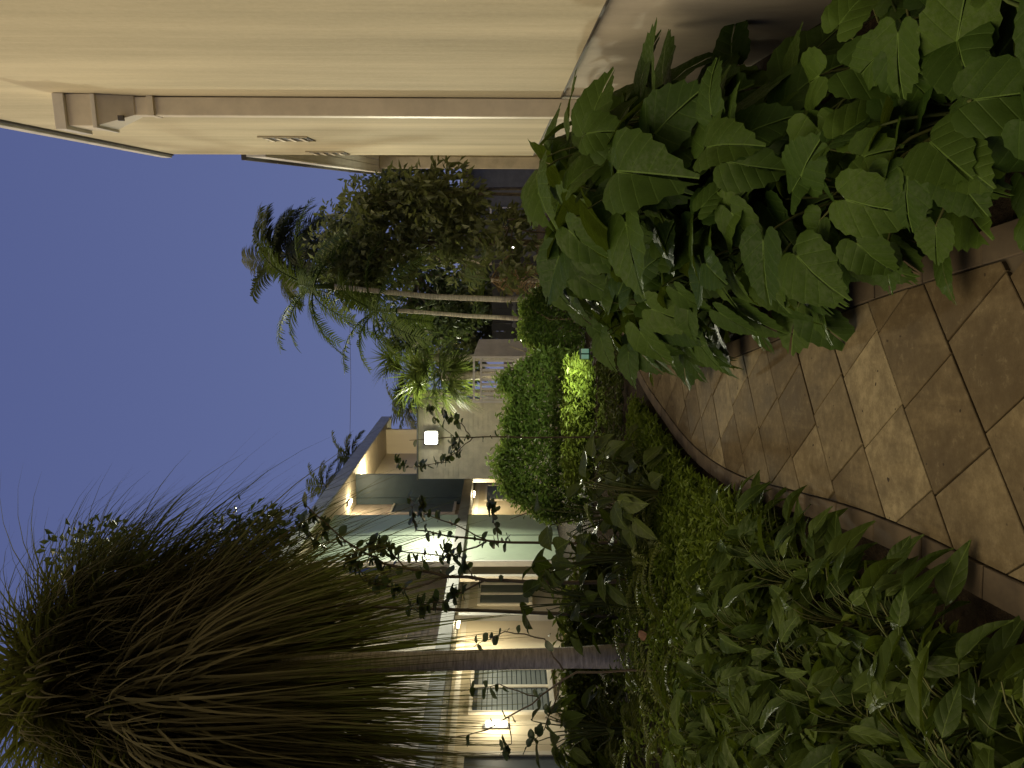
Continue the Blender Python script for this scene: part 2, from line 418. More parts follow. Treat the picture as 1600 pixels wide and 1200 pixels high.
def vent(u, v0, v1):
    s = sR(u); Y = s * math.cos(WD); z0, z1 = Z(v1, Y), Z(v0, Y)
    vo = bx('vent', M['dark_trim'], RB, -0.012, 0.1, s - 0.20, s + 0.20, z0, z1)
    for k in range(4):
        zz = z0 + (z1 - z0) * (k + 0.5) / 4
        bx('vent_slat', M['spout'], vo, -0.03, -0.0135, s - 0.18, s + 0.18, zz - 0.02, zz + 0.025)
    for a, b in ((s - 0.225, s - 0.201), (s + 0.201, s + 0.225)): bx('vent_frame', M['wall'], vo, -0.02, 0.05, a, b, z0 - 0.02, z1 + 0.02)
vent(983, 415, 485); vent(961, 486, 541)
# downspout and its collector head
s0 = sR(1046); Yd = s0 * math.cos(WD)
ds = tag(empty('downspout', (0, 0, 0)), 'square beige rainwater downspout with collector head on the beige wall', 'downspout')
ds.matrix_world = RB.matrix_basis.copy() @ Matrix.Translation((0, s0, 0))
ds.location = (1.0 + s0 * math.sin(WD), s0 * math.cos(WD), 0); ds.rotation_euler = (0, 0, -WD)
zb = Z(210, Yd); zt = Z(107, Yd)
bx('pipe', M['spout'], ds, -0.15, -0.008, -0.06, 0.06, 0.10, zb, 0.006)
for zz in (0.5, zb - 0.20): bx('strap', M['spout'], ds, -0.154, -0.002, -0.085, 0.085, zz, zz + 0.05)
hd = MB()
hd.v = [(-0.15, -0.07, zb - 0.04), (-0.004, -0.07, zb - 0.04), (-0.004, 0.07, zb - 0.04), (-0.15, 0.07, zb - 0.04),
        (-0.24, -0.16, zb + 0.22), (-0.004, -0.16, zb + 0.22), (-0.004, 0.16, zb + 0.22), (-0.24, 0.16, zb + 0.22)]
hd.f = [(0, 3, 2, 1), (0, 1, 5, 4), (1, 2, 6, 5), (2, 3, 7, 6), (3, 0, 4, 7), (4, 5, 6, 7)]
hd.build('funnel', M['spout'], ds)
bx('collector_box', M['spout'], ds, -0.245, -0.004, -0.165, 0.165, zb + 0.221, zt - 0.09, 0.004)
bx('collector_rim', M['trim'], ds, -0.275, -0.003, -0.195, 0.195, zt - 0.089, zt, 0.004)
bx('collector_band', M['trim'], ds, -0.262, -0.0035, -0.18, 0.18, zb + 0.215, zb + 0.25, 0.004)
bx('overflow_hole', M['dark_trim'], ds, -0.20, -0.16, -0.132, -0.10, zb + 0.03, zb + 0.07)
# lower porch wing beyond
PW = empty('porch_wing', (3.55, 11.75, 0), -R(14.6), 'low porch roof with white board soffit behind the far wall end', 'porch')
bx('roof', M['dark_trim'], PW, -0.05, 5.0, 0.0, 11.8, 5.60, 5.68)
bx('fascia', M['white'], PW, 0.0, 0.04, 0.0, 11.75, 5.30, 5.599)
for k in range(7): bx('soffit_board', M['white'], PW, 0.045 + k * 0.16, 0.195 + k * 0.16, 0.0, 11.74, 5.302 + 0.003 * (k % 2), 5.34)
bx('wall', M['cream'], PW, 1.3, 5.0, -0.3, 11.7, -0.2, 5.59)
bx('post', M['siding'], PW, 0.12, 0.46, 11.2, 11.6, -0.1, 5.30, 0.01)
bx('end_wall', M['siding'], PW, 0.47, 1.29, 11.4, 11.65, -0.1, 5.301)

# ------------------------------------------------------------------ two-storey building on the left
BD = R(9.5)
LB = empty('apartment_building', (-8.03, 0, 0), -BD, 'two-storey lit apartment building with mint panels and deep eave left of the path', 'building')
def tL(u, w=0.0):
    k = (u - 600) / F_PX; c, s = math.cos(BD), math.sin(BD)
    return (-8.03 + w * c + k * w * s) / (k * c - s)
def zL(v, t, w=0.0): return Z(v, t * math.cos(BD) - w * math.sin(BD))
T0, T1 = 7.0, tL(531)
WB = -1.15
bx('floor_slab', M['beam'], LB, WB + 0.01, 0.0, T0, T1 - 0.3, 2.70, 2.94)
bx('slab_edge_beam', M['beam'], LB, 0.001, 0.14, T0, T1 - 0.3, 2.66, 2.96, 0.01)
bx('roof', M['fascia'], LB, -8.0, 0.50, T0 - 0.4, T1, 7.14, 7.30)
bx('fascia', M['fascia'], LB, 0.501, 0.56, T0 - 0.4, T1, 6.86, 7.31, 0.01)
bx('end_fascia', M['fascia'], LB, -8.0, 0.56, T1 + 0.002, T1 + 0.06, 6.86, 7.309, 0.01)
for k in range(10): bx('soffit_panel', M['cream'], LB, WB + 0.02, 0.498, T0 + k * 2.9, T0 + k * 2.9 + 2.88, 7.06, 7.10)
bx('lower_wall', M['cream'], LB, -7.9, WB, T0, T1 - 0.3, -0.2, 2.699)
bx('upper_wall', M['pink'], LB, -7.88, WB - 0.001, T0, tL(459), 2.701, 7.139); bx('upper_wall', M['cream'], LB, -7.88, WB - 0.0005, tL(459) + 0.001, T1 - 0.3, 2.701, 7.139)
bx('end_wall', M['cream'], LB, WB + 0.001, 0.0, T1 - 0.29, T1 - 0.12, 2.95, 7.058)
# mint panels
tm0, tmm, tm1 = tL(324), tL(364), tL(396)
bx('mint_panel', M['mint'], LB, -0.12, -0.001, tm0, tmm - 0.03, -0.2, 6.85)
bx('mint_panel', M['mint'], LB, -0.12, -0.001, tmm + 0.03, tm1, -0.2, 6.851)
bx('panel_joint', M['beam'], LB, -0.10, -0.02, tmm - 0.029, tmm + 0.029, -0.2, 6.84)
bx('panel_edge', M['white'], LB, -0.13, 0.02, tm0 - 0.08, tm0 - 0.002, -0.2, 6.853)
# slate fin on the balcony
tf = tL(459)
bx('balcony_fin', M['slate'], LB, WB + 0.005, -0.002, tf, tf + 0.10, 2.962, 7.055)
bx('fin_edge', M['slate'], LB, -1.14, -0.90, tf - 0.06, tf - 0.002, 2.963, 7.05)
# siding boards, upper storey, near end
for k in range(26):
    z0 = 2.97 + k * 0.155
    Mx = Matrix.Translation((WB + 0.012, 0, z0)) @ Matrix.Rotation(R(-5), 4, 'Y')
    MB().box(0, 0.018, tL(20, WB), tm0 - 0.1, 0, 0.165, Mx).build('siding_board', M['siding'], LB)
def window(name, t0, t1, z0, z1, w, panes=2, pane='glass', fr='frame'):
    fo = MB(); d = 0.07
    fo.box(w, w + 0.06, t0 - d, t1 + d, z1, z1 + d); fo.box(w, w + 0.06, t0 - d, t0, z0, z1 - 0.001); fo.box(w, w + 0.06, t1, t1 + d, z0, z1 - 0.001)
    f = fo.build(name, M[fr], LB)
    bx('sill', M[fr], f, w, w + 0.12, t0 - d - 0.03, t1 + d + 0.03, z0 - 0.09, z0 - 0.002)
    st = (t1 - t0) / panes
    for k in range(panes):
        bx('pane', M[pane], f, w + 0.01, w + 0.025, t0 + k * st + 0.004, t0 + (k + 1) * st - 0.004, z0, z1 - 0.004)
        if k: bx('mullion', M[fr], f, w + 0.026, w + 0.055, t0 + k * st - 0.04, t0 + k * st + 0.04, z0, z1 - 0.004)
    return f
tw0, tw1 = tL(86, WB), tL(160, WB)
wz0 = 0.62; wz1 = 2.22
wf = window('window', tw0, tw1, wz0, wz1, WB + 0.002, 2, 'glass')
for k in range(14):
    zz = wz0 + 0.05 + k * 0.105
    bx('blind_slat', M['blind'], wf, WB + 0.03, WB + 0.036, tw0 + 0.03, tw1 - 0.03, zz, zz + 0.085)
window('window', tL(300, WB), tL(322, WB), 5.2, 6.2, WB + 0.05, 2)
window('window', tL(398, WB), tL(412, WB), 3.4, 5.6, WB + 0.002, 1, 'blind')
window('window', tL(418, WB), tL(440, WB), 0.9, 2.2, WB + 0.002, 1, 'blind')
window('window', tL(255, WB), tL(285, WB), 0.9, 2.2, WB + 0.002, 2, 'blind')
dr = bx('door', M['door'], LB, WB + 0.002, WB + 0.05, tL(-40, WB), tL(14, WB), 0.0, 2.3)
bx('door_frame', M['frame'], dr, WB + 0.003, WB + 0.08, tL(14, WB) + 0.002, tL(14, WB) + 0.12, 0.0, 2.42)
bx('door_head', M['frame'], dr, WB + 0.003, WB + 0.08, tL(-40, WB), tL(14, WB) + 0.001, 2.301, 2.42)
bx('wall_band', M['frame'], LB, WB + 0.001, WB + 0.03, T0, T1 - 0.4, 2.50, 2.62)
for u in (165, 240, 300, 452): 
    t = tL(u, -0.02)
    bx('porch_post', M['frame'], LB, -0.14, -0.001, t - 0.07, t + 0.07, 0.0, 2.699)

# grey clapboard hut
HY = 24.0; hx0, hx1 = X(452, HY), X(576, HY); hz = Z(654, HY)
GH = empty('grey_hut', ((hx0 + hx1) / 2, HY, 0), 0, 'grey clapboard hut wall carrying the bright floodlight', 'building')
hw = (hx1 - hx0) / 2
bx('core', M['clap'], GH, -hw, hw, 0.03, 5.0, -0.1, hz - 0.02)
nb = 27
for k in range(nb):
    z0 = k * hz / nb
    Mx = Matrix.Translation((0, 0.0, z0)) @ Matrix.Rotation(R(-4), 4, 'X')
    MB().box(-hw, hw, 0.0, 0.015, 0, hz / nb + 0.004, Mx).build('clapboard', M['clap'], GH)
bx('corner_board', M['clap'], GH, hw - 0.08, hw + 0.012, -0.012, 0.5, 0, hz - 0.004)
bx('roof_cap', M['beam'], GH, -hw - 0.04, hw + 0.05, -0.07, 5.05, hz, hz + 0.05)

# stair landing with white railing
RY = 20.0
rx0, rx1 = X(574, RY), X(640, RY)
SR = empty('stair_railing', ((rx0 + rx1) / 2, RY, 0), 0, 'white picket railing of a stair landing beside the grey hut', 'railing')
rw = (rx1 - rx0) / 2; zt = Z(739, RY); zm = Z(750, RY)
bx('top_rail', M['white'], SR, -rw, rw, -0.05, 0.05, zt - 0.05, zt)
bx('middle_rail', M['white'], SR, -rw, rw, -0.03, 0.03, zm - 0.05, zm)
bx('bottom_rail', M['white'], SR, -rw, rw, -0.03, 0.03, zm - 1.0, zm - 0.94)
for k in range(9):
    x = -rw + 0.06 + (2 * rw - 0.12) * k / 8
    bx('picket', M['white'], SR, x - 0.035, x + 0.035, -0.02, 0.02, zm - 0.939, zm - 0.051)
for x in (-rw - 0.03, rw + 0.03): bx('post', M['white'], SR, x - 0.03, x + 0.03, -0.04, 0.04, 0, zt + 0.02)
bx('landing', M['trim'], SR, -rw, rw, 0.06, 1.6, zm - 1.3, zm - 1.0)
mp = MB(); a, b = rw + 0.07, rw + 0.50
mp.v = [(a, -0.05, 0), (b, 0.5, 0), (b, 0.5, zt - 0.15), (a, -0.05, zt - 0.02), (a + 0.05, -0.02 + 0.1, 0), (b + 0.05, 0.6, 0), (b + 0.05, 0.6, zt - 0.15), (a + 0.05, 0.08, zt - 0.02)]
mp.f = [(0, 1, 2, 3), (4, 7, 6, 5), (3, 2, 6, 7), (1, 5, 6, 2), (0, 3, 7, 4)]
mp.build('side_panel', M['trim'], SR)

# dark fence and pale bench frame at the back
FY = 25.0
FN = empty('dark_fence', (X(725, FY), FY, 0), 0, 'dark timber fence behind the two slender palm trunks', 'fence')
for k in range(12):
    x = -1.4 + k * 0.25; bx('fence_board', M['darkwood'], FN, x, x + 0.24, 0.0, 0.03 + 0.004 * (k % 2), 0, Z(770, FY) + 0.02 * (k % 3))
bx('fence_rail', M['darkwood'], FN, -1.45, 1.65, -0.05, -0.001, 1.2, 1.32)
BN = empty('slatted_gate', (X(715, 19), 19, 0), R(8), 'low blue grey slatted gate below the slender palm trunks', 'gate')
for k in range(6): bx('slat', M['bluewood'], BN, -0.42 + k * 0.15, -0.34 + k * 0.15, 0, 0.03, 0.05, Z(800, 19))
bx('rail', M['bluewood'], BN, -0.45, 0.47, -0.03, -0.001, Z(806, 19), Z(802, 19)); bx('rail', M['bluewood'], BN, -0.45, 0.47, -0.03, -0.001, 0.2, 0.27)

# far white house behind the trees (glimpsed)
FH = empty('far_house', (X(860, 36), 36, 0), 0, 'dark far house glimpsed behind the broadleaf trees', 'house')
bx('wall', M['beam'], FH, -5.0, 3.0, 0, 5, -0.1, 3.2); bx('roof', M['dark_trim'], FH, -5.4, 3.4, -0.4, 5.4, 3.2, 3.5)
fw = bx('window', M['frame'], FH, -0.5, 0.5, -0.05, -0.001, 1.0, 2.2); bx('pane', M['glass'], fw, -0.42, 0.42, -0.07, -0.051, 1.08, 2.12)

# ------------------------------------------------------------------ lamps
def area(o_parent, loc, direction, size, power, col, name='lamp_light', sizey=None):
    l = bpy.data.lights.new(name, 'AREA'); l.energy = power; l.color = col; l.size = size
    if sizey: l.shape = 'RECTANGLE'; l.size_y = sizey
    o = bpy.data.objects.new(name, l); link(o, o_parent); o.location = loc
    o.rotation_euler = (-Vector(direction)).to_track_quat('Z', 'Y').to_euler(); return o
def point(o_parent, loc, power, col, r=0.08, name='lamp_light'):
    l = bpy.data.lights.new(name, 'POINT'); l.energy = power; l.color = col; l.shadow_soft_size = r
    o = bpy.data.objects.new(name, l); link(o, o_parent); o.location = loc; return o
FLC = (1.0, 0.97, 0.72); WRM = (1.0, 0.84, 0.54)
fl = empty('floodlight', (X(517, HY), HY - 0.05, Z(675, HY)), 0, 'bright square floodlight glowing on the grey hut wall', 'lamp')
bx('housing', M['metal'], fl, -0.24, 0.24, -0.16, 0.0, -0.24, 0.24, 0.015)
bx('lens', emat('flood_lens', (1.0, 0.98, 0.70), 14), fl, -0.20, 0.20, -0.26, -0.161, -0.20, 0.20, 0.085)
bx('bracket', M['metal'], fl, -0.03, 0.03, 0.0, 0.06, -0.1, 0.1)
area(fl, (0, -0.29, 0), (0.15, -1, -0.10), 0.42, 640, FLC).data.spread = R(146)
def ceil_lamp(t, w, z, label, power, length=0.4):
    c, s = math.cos(BD), math.sin(BD)
    o = empty('ceiling_lamp', (-8.03 + w * c + t * s, -w * s + t * c, z), -BD, label, 'lamp', 'ceiling lamps of the apartment building')
    bx('base', M['white'], o, -0.08, 0.08, -length / 2 - 0.02, length / 2 + 0.02, 0.05, 0.098)
    bx('diffuser', emat('diffuser', (1.0, 0.82, 0.48), 9), o, -0.06, 0.06, -length / 2, length / 2, 0.0, 0.049, 0.01)
    point(o, (0, 0, -0.08), power, WRM); return o
ceil_lamp(tL(230, -0.45), -0.45, 2.60, 'long glowing porch ceiling lamp seen through the twigs beside the palm trunk', 60, 0.5)
ceil_lamp(tL(428, -0.5), -0.5, 2.60, 'warm porch ceiling lamp under the slate balcony panel', 50)
ceil_lamp(tf - 1.4, -0.6, 6.96, 'balcony ceiling lamp between mint panel and slate panel', 45)
ceil_lamp(tf + 1.3, -0.5, 6.96, 'balcony ceiling lamp beyond the slate panel under the eave end', 300)
ceil_lamp(tL(200, -0.5), -0.5, 6.96, 'balcony ceiling lamp above the beige siding behind the palm', 90)
tsc = tL(64, WB)
c, s = math.cos(BD), math.sin(BD)
sc = empty('wall_sconce', (-8.03 + (WB + 0.01) * c + tsc * s, -(WB + 0.01) * s + tsc * c, 1.72), -BD, 'upright glowing wall lamp beside the ground floor window', 'lamp')
bx('back_plate', M['metal'], sc, 0.0, 0.03, -0.07, 0.07, -0.25, 0.25)
bx('tube', emat('sconce_tube', (1.0, 0.93, 0.72), 22), sc, 0.04, 0.11, -0.045, 0.045, -0.21, 0.21, 0.02)
point(sc, (0.35, 0, 0), 20, (1.0, 0.86, 0.58))
# garden stake light
GY = 11.0
gl = empty('garden_light', (X(647, GY), GY, 0), 0, 'small teal garden light standing in the dark gap by the lit border plants', 'lamp')
MB().tube([(0, 0, -0.03), (0, 0, 0.32)], 0.015, 8).build('stake', M['metal'], gl)
bx('case', M['teal_case'], gl, -0.08, 0.08, -0.05, 0.05, 0.32, 0.46, 0.008)
for x in (-0.042, 0.042): bx('lens', M['teal'], gl, x - 0.032, x + 0.032, -0.062, -0.051, 0.335, 0.445, 0.004)
sp = bpy.data.lights.new('lamp_light', 'SPOT'); sp.energy = 95; sp.color = (1.0, 0.95, 0.6); sp.spot_size = R(85); sp.spot_blend = 1.0; sp.shadow_soft_size = 0.05
so = bpy.data.objects.new('lamp_light', sp); link(so, gl); so.location = (-0.05, -0.1, 0.56)
so.rotation_euler = (-Vector((-2.0, 1.15, -0.1))).to_track_quat('Z', 'Y').to_euler()
hedge_fill = bpy.data.lights.new('lamp_light', 'SPOT'); hedge_fill.energy = 230; hedge_fill.color = (0.95, 1.0, 0.62); hedge_fill.spot_size = R(95); hedge_fill.spot_blend = 0.9; hedge_fill.shadow_soft_size = 0.06  # extra spot added at the stake light to brighten the dark hedge front
hedge_fill_o = bpy.data.objects.new('lamp_light', hedge_fill); link(hedge_fill_o, gl); hedge_fill_o.location = (-0.05, 0.12, 0.5)
hedge_fill_o.rotation_euler = (-Vector((-1.1, 3.0, 1.0))).to_track_quat('Z', 'Y').to_euler()
# far lamps
for u, v, lab in ((867, 804, 'tiny white lamp far behind the broadleaf tree nearest the wall'), (816, 808, 'tiny white lamp far behind the pale tree stems')):
    fy = 21.0
    o = empty('far_lamp', (X(u, fy), fy, 0), 0, lab, 'lamp', 'far lamps behind the trees')
    MB().tube([(0, 0, 0), (0, 0, Z(v, fy))], 0.03, 6).build('post', M['metal'], o)
    MB().tube([(0, 0, Z(v, fy) + 0.001), (0, 0, Z(v, fy) + 0.12), (0, 0, Z(v, fy) + 0.18)], [0.06, 0.075, 0.03], 10).build('globe', emat('far_globe', (1, 0.95, 0.85), 12), o)

# overhead cable
cb = MB().tube([(X(500, 45), 45, Z(547, 45)), (X(600, 45), 45, Z(549, 45)), (X(760, 45), 45, Z(546, 45))], 0.012, 5).build('overhead_cable', M['dark_trim'])
tag(cb, 'thin overhead cable crossing the sky behind the palms', 'cable')

# ------------------------------------------------------------------ leaves
def cordate(L, W, rng, scallop=0.025, droop=0.25, cup=0.15, wav=0.05):
    half = [(1.0, 0.0), (0.90, 0.10), (0.76, 0.25), (0.58, 0.38), (0.40, 0.46), (0.20, 0.50), (0.02, 0.49), (-0.13, 0.42), (-0.22, 0.30), (-0.24, 0.17), (-0.17, 0.07), (-0.04, 0.02)]
    pts = []
    for i, (a, b) in enumerate(zip(half, half[1:])):
        pts.append(a); pts.append(((a[0] + b[0]) / 2 * 1.03, (a[1] + b[1]) / 2 * 1.03))
    pts.append(half[-1])
    sc = lambda i: 1 + (scallop if i % 2 else -scallop) + rng.uniform(-0.012, 0.012)
    ring = [(x * sc(i), y * sc(i)) for i, (x, y) in enumerate(pts)]
    ring = ring + [(x * sc(i), -y * sc(i)) for i, (x, y) in list(reversed(list(enumerate(pts))))[:-1]]
    m = MB(); ph = rng.uniform(0, 6)
    def add(x, y):
        r = math.hypot(x, y); th = math.atan2(y, x)
        z = -droop * max(0, x) ** 2 - droop * 0.5 * max(0, -x) + cup * abs(y) - 1.1 * cup * y * y + wav * r * r * math.sin(5 * th + ph)
        m.uv[len(m.v)] = (x * 0.5 + 0.5, y * 0.5 + 0.5); m.v.append((x * L, y * 2 * W / 1.0, z * L))
    add(0, 0)
    for k in (0.38, 0.72, 1.0):
        for x, y in ring:
            # inner rings keep the midrib straight
            add(x * k, y * k)
    n = len(ring)
    for i in range(n - 1):
        m.f.append((0, 1 + i, 2 + i))
        for r in range(2):
            a = 1 + r * n + i; m.f.append((a, a + n, a + n + 1, a + 1))
    return m
def ovate(L, W, rng, droop=0.25, fold=0.2, wav=0.03, tipp=1.0, peak=0.4):
    m = MB(); N = 8; ph = rng.uniform(0, 6)
    for i in range(N + 1):
        t = i / N
        if t < peak: wd = math.sin(t / peak * math.pi / 2) ** 0.8
        else: wd = math.cos((t - peak) / (1 - peak) * math.pi / 2) ** (1.0 * tipp)
        wd = max(wd, 0.015)
        for j in (-1, -0.55, 0, 0.55, 1):
            y = j * wd * 0.5; x = t + 0.02 * abs(j)
            z = -droop * t * t + fold * abs(y) + wav * j * math.sin(9 * t + ph + j)
            m.uv[len(m.v)] = (x * 0.5 + 0.5, y * 0.5 + 0.5); m.v.append((x * L, y * 2 * W, z * L))
    for i in range(N):
        for j in range(4):
            a = i * 5 + j; m.f.append((a, a + 5, a + 6, a + 1))
    return m
lr = random.Random(11)
def variants(fn, n, mt, **k): return [fn(1.0, 0.0 or k.get('W', 0.5), lr, **{a: (b() if callable(b) else b) for a, b in k.items() if a != 'W'}).mesh('leaf_blade', M[mt], True) for _ in range(n)]
BIG = variants(cordate, 8, 'big_leaf', W=0.46, droop=lambda: lr.uniform(0.1, 0.45), cup=lambda: lr.uniform(0.05, 0.35), wav=lambda: lr.uniform(0.03, 0.09))
MID = variants(ovate, 8, 'mid_leaf', W=0.18, droop=lambda: lr.uniform(0.15, 0.6), fold=lambda: lr.uniform(0.05, 0.4))
DRK = variants(ovate, 5, 'dark_leaf', W=0.33, droop=lambda: lr.uniform(0.1, 0.4), fold=lambda: lr.uniform(0.05, 0.3))
THK = variants(ovate, 4, 'thick', W=0.34, droop=lambda: lr.uniform(0.0, 0.3), fold=lambda: lr.uniform(0.05, 0.25), peak=0.55, tipp=0.7)

def put_leaf(mesh, parent, pos, d, up, size, mat_w=1.0):
    d = Vector(d).normalized(); up = Vector(up)
    y = up.cross(d)
    if y.length < 1e-4: y = Vector((0, 1, 0)).cross(d)
    y.normalize(); z = d.cross(y)
    o = bpy.data.objects.new('leaf', mesh); link(o, parent)
    mm = Matrix(((d.x, y.x, z.x), (d.y, y.y, z.y), (d.z, y.z, z.z))).to_4x4()
    mm = Matrix.Translation(pos) @ mm @ Matrix.Diagonal((size, size * mat_w, size, 1)); o.matrix_local = mm
    return o
def bez(a, b, c, n=6):
    a, b, c = Vector(a), Vector(b), Vector(c)
    return [a * (1 - t) ** 2 + b * 2 * t * (1 - t) + c * t * t for t in [i / (n - 1) for i in range(n)]]

def leafy(name, label, cat, group, base, H, spread, nleaf, size, meshes, rng, bias=(0, 0), rad=0.006, low=0.35, tilt=0.5, up_j=0.5):
    p = empty(name, (base[0], base[1], base[2]), 0, label, cat, group)
    st = MB()
    for k in range(nleaf):
        az = k * 2.39996 + rng.uniform(-0.5, 0.5); f = rng.uniform(low, 1.0)
        rr = spread * rng.uniform(0.35, 1.0) * (1.15 - 0.45 * f)
        ex, ey = math.cos(az) * rr + bias[0] * f, math.sin(az) * rr + bias[1] * f
        h = H * f
        tip = Vector((ex, ey, h)); ctl = Vector((ex * 0.25, ey * 0.25, h * 0.85))
        st.tube(bez((rng.uniform(-.03, .03), rng.uniform(-.03, .03), -0.03 - base[2]), ctl, tip, 6), [rad * 1.5, rad * 1.3, rad * 1.1, rad, rad * .85, rad * .7], 5, False)
        dh = Vector((math.cos(az) + bias[0] * 0.8, math.sin(az) + bias[1] * 0.8, 0)).normalized()
        d = dh + Vector((0, 0, rng.uniform(-1.1, 0.25) * tilt * 2))
        up = Vector((rng.uniform(-up_j, up_j), rng.uniform(-up_j, up_j) - 0.25, 1.0)) + dh * 0.5
        put_leaf(rng.choice(meshes), p, tip, d, up, size * rng.uniform(0.7, 1.25), rng.uniform(0.85, 1.12))
    st.build('stem', M['stalk'], p, True)
    return p
ORD = ['nearest', 'second', 'third', 'fourth', 'fifth', 'sixth', 'seventh', 'eighth', 'ninth', 'tenth', 'eleventh', 'twelfth', 'thirteenth', 'fourteenth', 'fifteenth', 'sixteenth']

# ------------------------------------------------------------------ right bed: heart-leaved plants
rng = random.Random(21)
def wallx(Y): return 1.0 + math.tan(WD) * Y
rows = [
 ('along the path edge', [(0.86, 1.35, 0.42, 0.16), (0.84, 1.75, 0.46, 0.17), (0.80, 2.15, 0.48, 0.18), (0.78, 2.55, 0.55, 0.20), (0.76, 2.95, 0.62, 0.22), (0.72, 3.4, 0.75, 0.24), (0.64, 3.9, 0.80, 0.28), (0.58, 4.4, 0.85, 0.28), (0.54, 5.0, 0.88, 0.29), (0.62, 5.7, 0.90, 0.28), (0.80, 6.5, 0.92, 0.28), (1.05, 7.3, 0.95, 0.28)]),
 ('in the middle of the bed', [(1.10, 1.65, 0.44, 0.17), (1.12, 2.1, 0.52, 0.18), (1.10, 2.6, 0.52, 0.24), (1.04, 3.15, 0.86, 0.29), (0.98, 3.42, 0.78, 0.25), (1.12, 3.7, 1.18, 0.33), (1.08, 4.3, 1.25, 0.33), (0.86, 4.65, 0.92, 0.27), (1.06, 5.0, 1.26, 0.33), (1.1, 5.8, 1.22, 0.32), (1.2, 6.7, 1.2, 0.32)]),
 ('against the beige wall', [(1.32, 2.0, 0.38, 0.20), (1.40, 2.7, 0.30, 0.20), (1.46, 3.85, 1.22, 0.31), (1.58, 4.5, 1.40, 0.33), (1.64, 5.1, 1.38, 0.34), (1.78, 5.8, 1.35, 0.33), (1.9, 6.6, 1.3, 0.33)]),
]
for rn, lst in rows:
    for i, (x, y, h, sz) in enumerate(lst):
        x += rng.uniform(-0.04, 0.04)
        edge = rn.startswith('along')
        leafy('heart_leaved_plant', f'{ORD[i]} heart-leaved plant from the camera {rn}', 'plant', 'heart-leaved plants in the bed by the beige wall',
              (x, y, 0), h, 0.36 if edge else 0.34, 28 if edge else 24, sz, BIG, rng, (-0.10, -0.08) if edge else ((-0.22, -0.06) if rn.startswith('against') else (-0.08, -0.1)), 0.006, 0.14 if edge else 0.3, 0.58)

# ------------------------------------------------------------------ left bed: pointed-leaf plants near the path
rng = random.Random(5)
lrows = [
 ('in the row along the path', [(-1.06 + 0.012 * i, 1.75 + 0.30 * i, 0.26 + 0.012 * i, 0.19) for i in range(10)]),
 ('in the second row from the path', [(-1.32 - 0.01 * i, 1.9 + 0.32 * i, 0.36 + 0.012 * i, 0.20) for i in range(10)]),
 ('in the third row from the path', [(-1.72 - 0.02 * i, 2.5 + 0.33 * i, 0.44 + 0.012 * i, 0.20) for i in range(8)]),
 ('in the back row of the left bed', [(-2.15 - 0.05 * i, 3.3 + 0.36 * i, 0.50, 0.20) for i in range(6)]),
]
for rn, lst in lrows:
    for i, (x, y, h, sz) in enumerate(lst):
        x += rng.uniform(-0.07, 0.07)
        leafy('pointed_leaf_plant', f'{ORD[i]} low pointed-leaf plant from the camera {rn}', 'plant', 'low pointed-leaf plants in the left bed',
              (x, y, 0), h, 0.30, 32, sz * rng.uniform(0.8, 1.2), MID, rng, (0.07, -0.05), 0.0035, 0.2, 0.5, 0.7)

# ------------------------------------------------------------------ fine foliage helpers
def small_leaf(mb, p, d, up, L, W):
    d = d.normalized(); y = up.cross(d)
    if y.length < 1e-3: y = Vector((1, 0, 0)).cross(d)
    y.normalize(); z = d.cross(y)
    b = len(mb.v); mid = p + d * (L * 0.5)
    mb.v += [tuple(p), tuple(mid + y * W + z * (0.12 * L)), tuple(p + d * L - z * (0.12 * L)), tuple(mid - y * W + z * (0.12 * L))]
    mb.f += [(b, b + 1, b + 2), (b, b + 2, b + 3)]
def rv(rng): 
    while True:
        v = Vector((rng.uniform(-1, 1), rng.uniform(-1, 1), rng.uniform(-1, 1)))
        if 0.05 < v.length < 1: return v
# fine ground cover, left bed middle
rng = random.Random(9)
def cover(name, label, mt, n, region, hfun, L, W, cat='ground cover', sprig=9):
    mb = MB()
    for _ in range(n):
        x, y = region(rng); h = hfun(x, y) * rng.uniform(0.45, 1.05)
        lean = Vector((rng.uniform(-.5, .5), rng.uniform(-.6, .3), 1)).normalized()
        basep = Vector((x, y, 0)) 
        for k in range(sprig):
            f = 0.35 + 0.65 * (k + 1) / sprig
            p = basep + lean * (h * f); az = rng.uniform(0, 6.28)
            d = Vector((math.cos(az), math.sin(az), rng.uniform(-0.3, 0.9)))
            small_leaf(mb, p, d, Vector((0, 0, 1)) + rv(rng) * 0.5, L * rng.uniform(0.6, 1.3), W * rng.uniform(0.7, 1.3))
    return tag(mb.build(name, M[mt]), label, cat, None, 'stuff')
def reg_left(r):
    while True:
        y = r.uniform(4.2, 8.6); lx = -0.72 if y < 6 else (-0.68 + (y - 6) * 0.22)
        x = lx - 0.03 - abs(r.gauss(0, 1)) * 1.0
        if x > -4.6: return x, y
cover('ground_cover', 'fine-leaved bright green ground cover in the left bed', 'fine_leaf', 4200, reg_left, lambda x, y: 0.20 + 0.14 * min(2.5, max(0, -0.75 - x)), 0.075, 0.011)
def reg_l2(r): return r.uniform(-4.5, -0.85), r.uniform(2.0, 5.5)
cover('low_weeds', 'thin low weeds between the pointed-leaf plants', 'fine_leaf', 1300, reg_l2, lambda x, y: 0.20, 0.07, 0.012)
def reg_gap(r): return r.uniform(X(440, 10.6), X(690, 10.6)), r.uniform(9.6, 11.9)
cover('sparse_weeds', 'sparse dark weeds on the mulch in front of the lit border strip', 'dark_leaf', 420, reg_gap, lambda x, y: 0.11, 0.085, 0.018, 'weeds', 7)
def reg_strip(r): return r.uniform(X(452, 12.3), X(624, 12.3)), r.uniform(12.0, 12.6)
rng = random.Random(31)
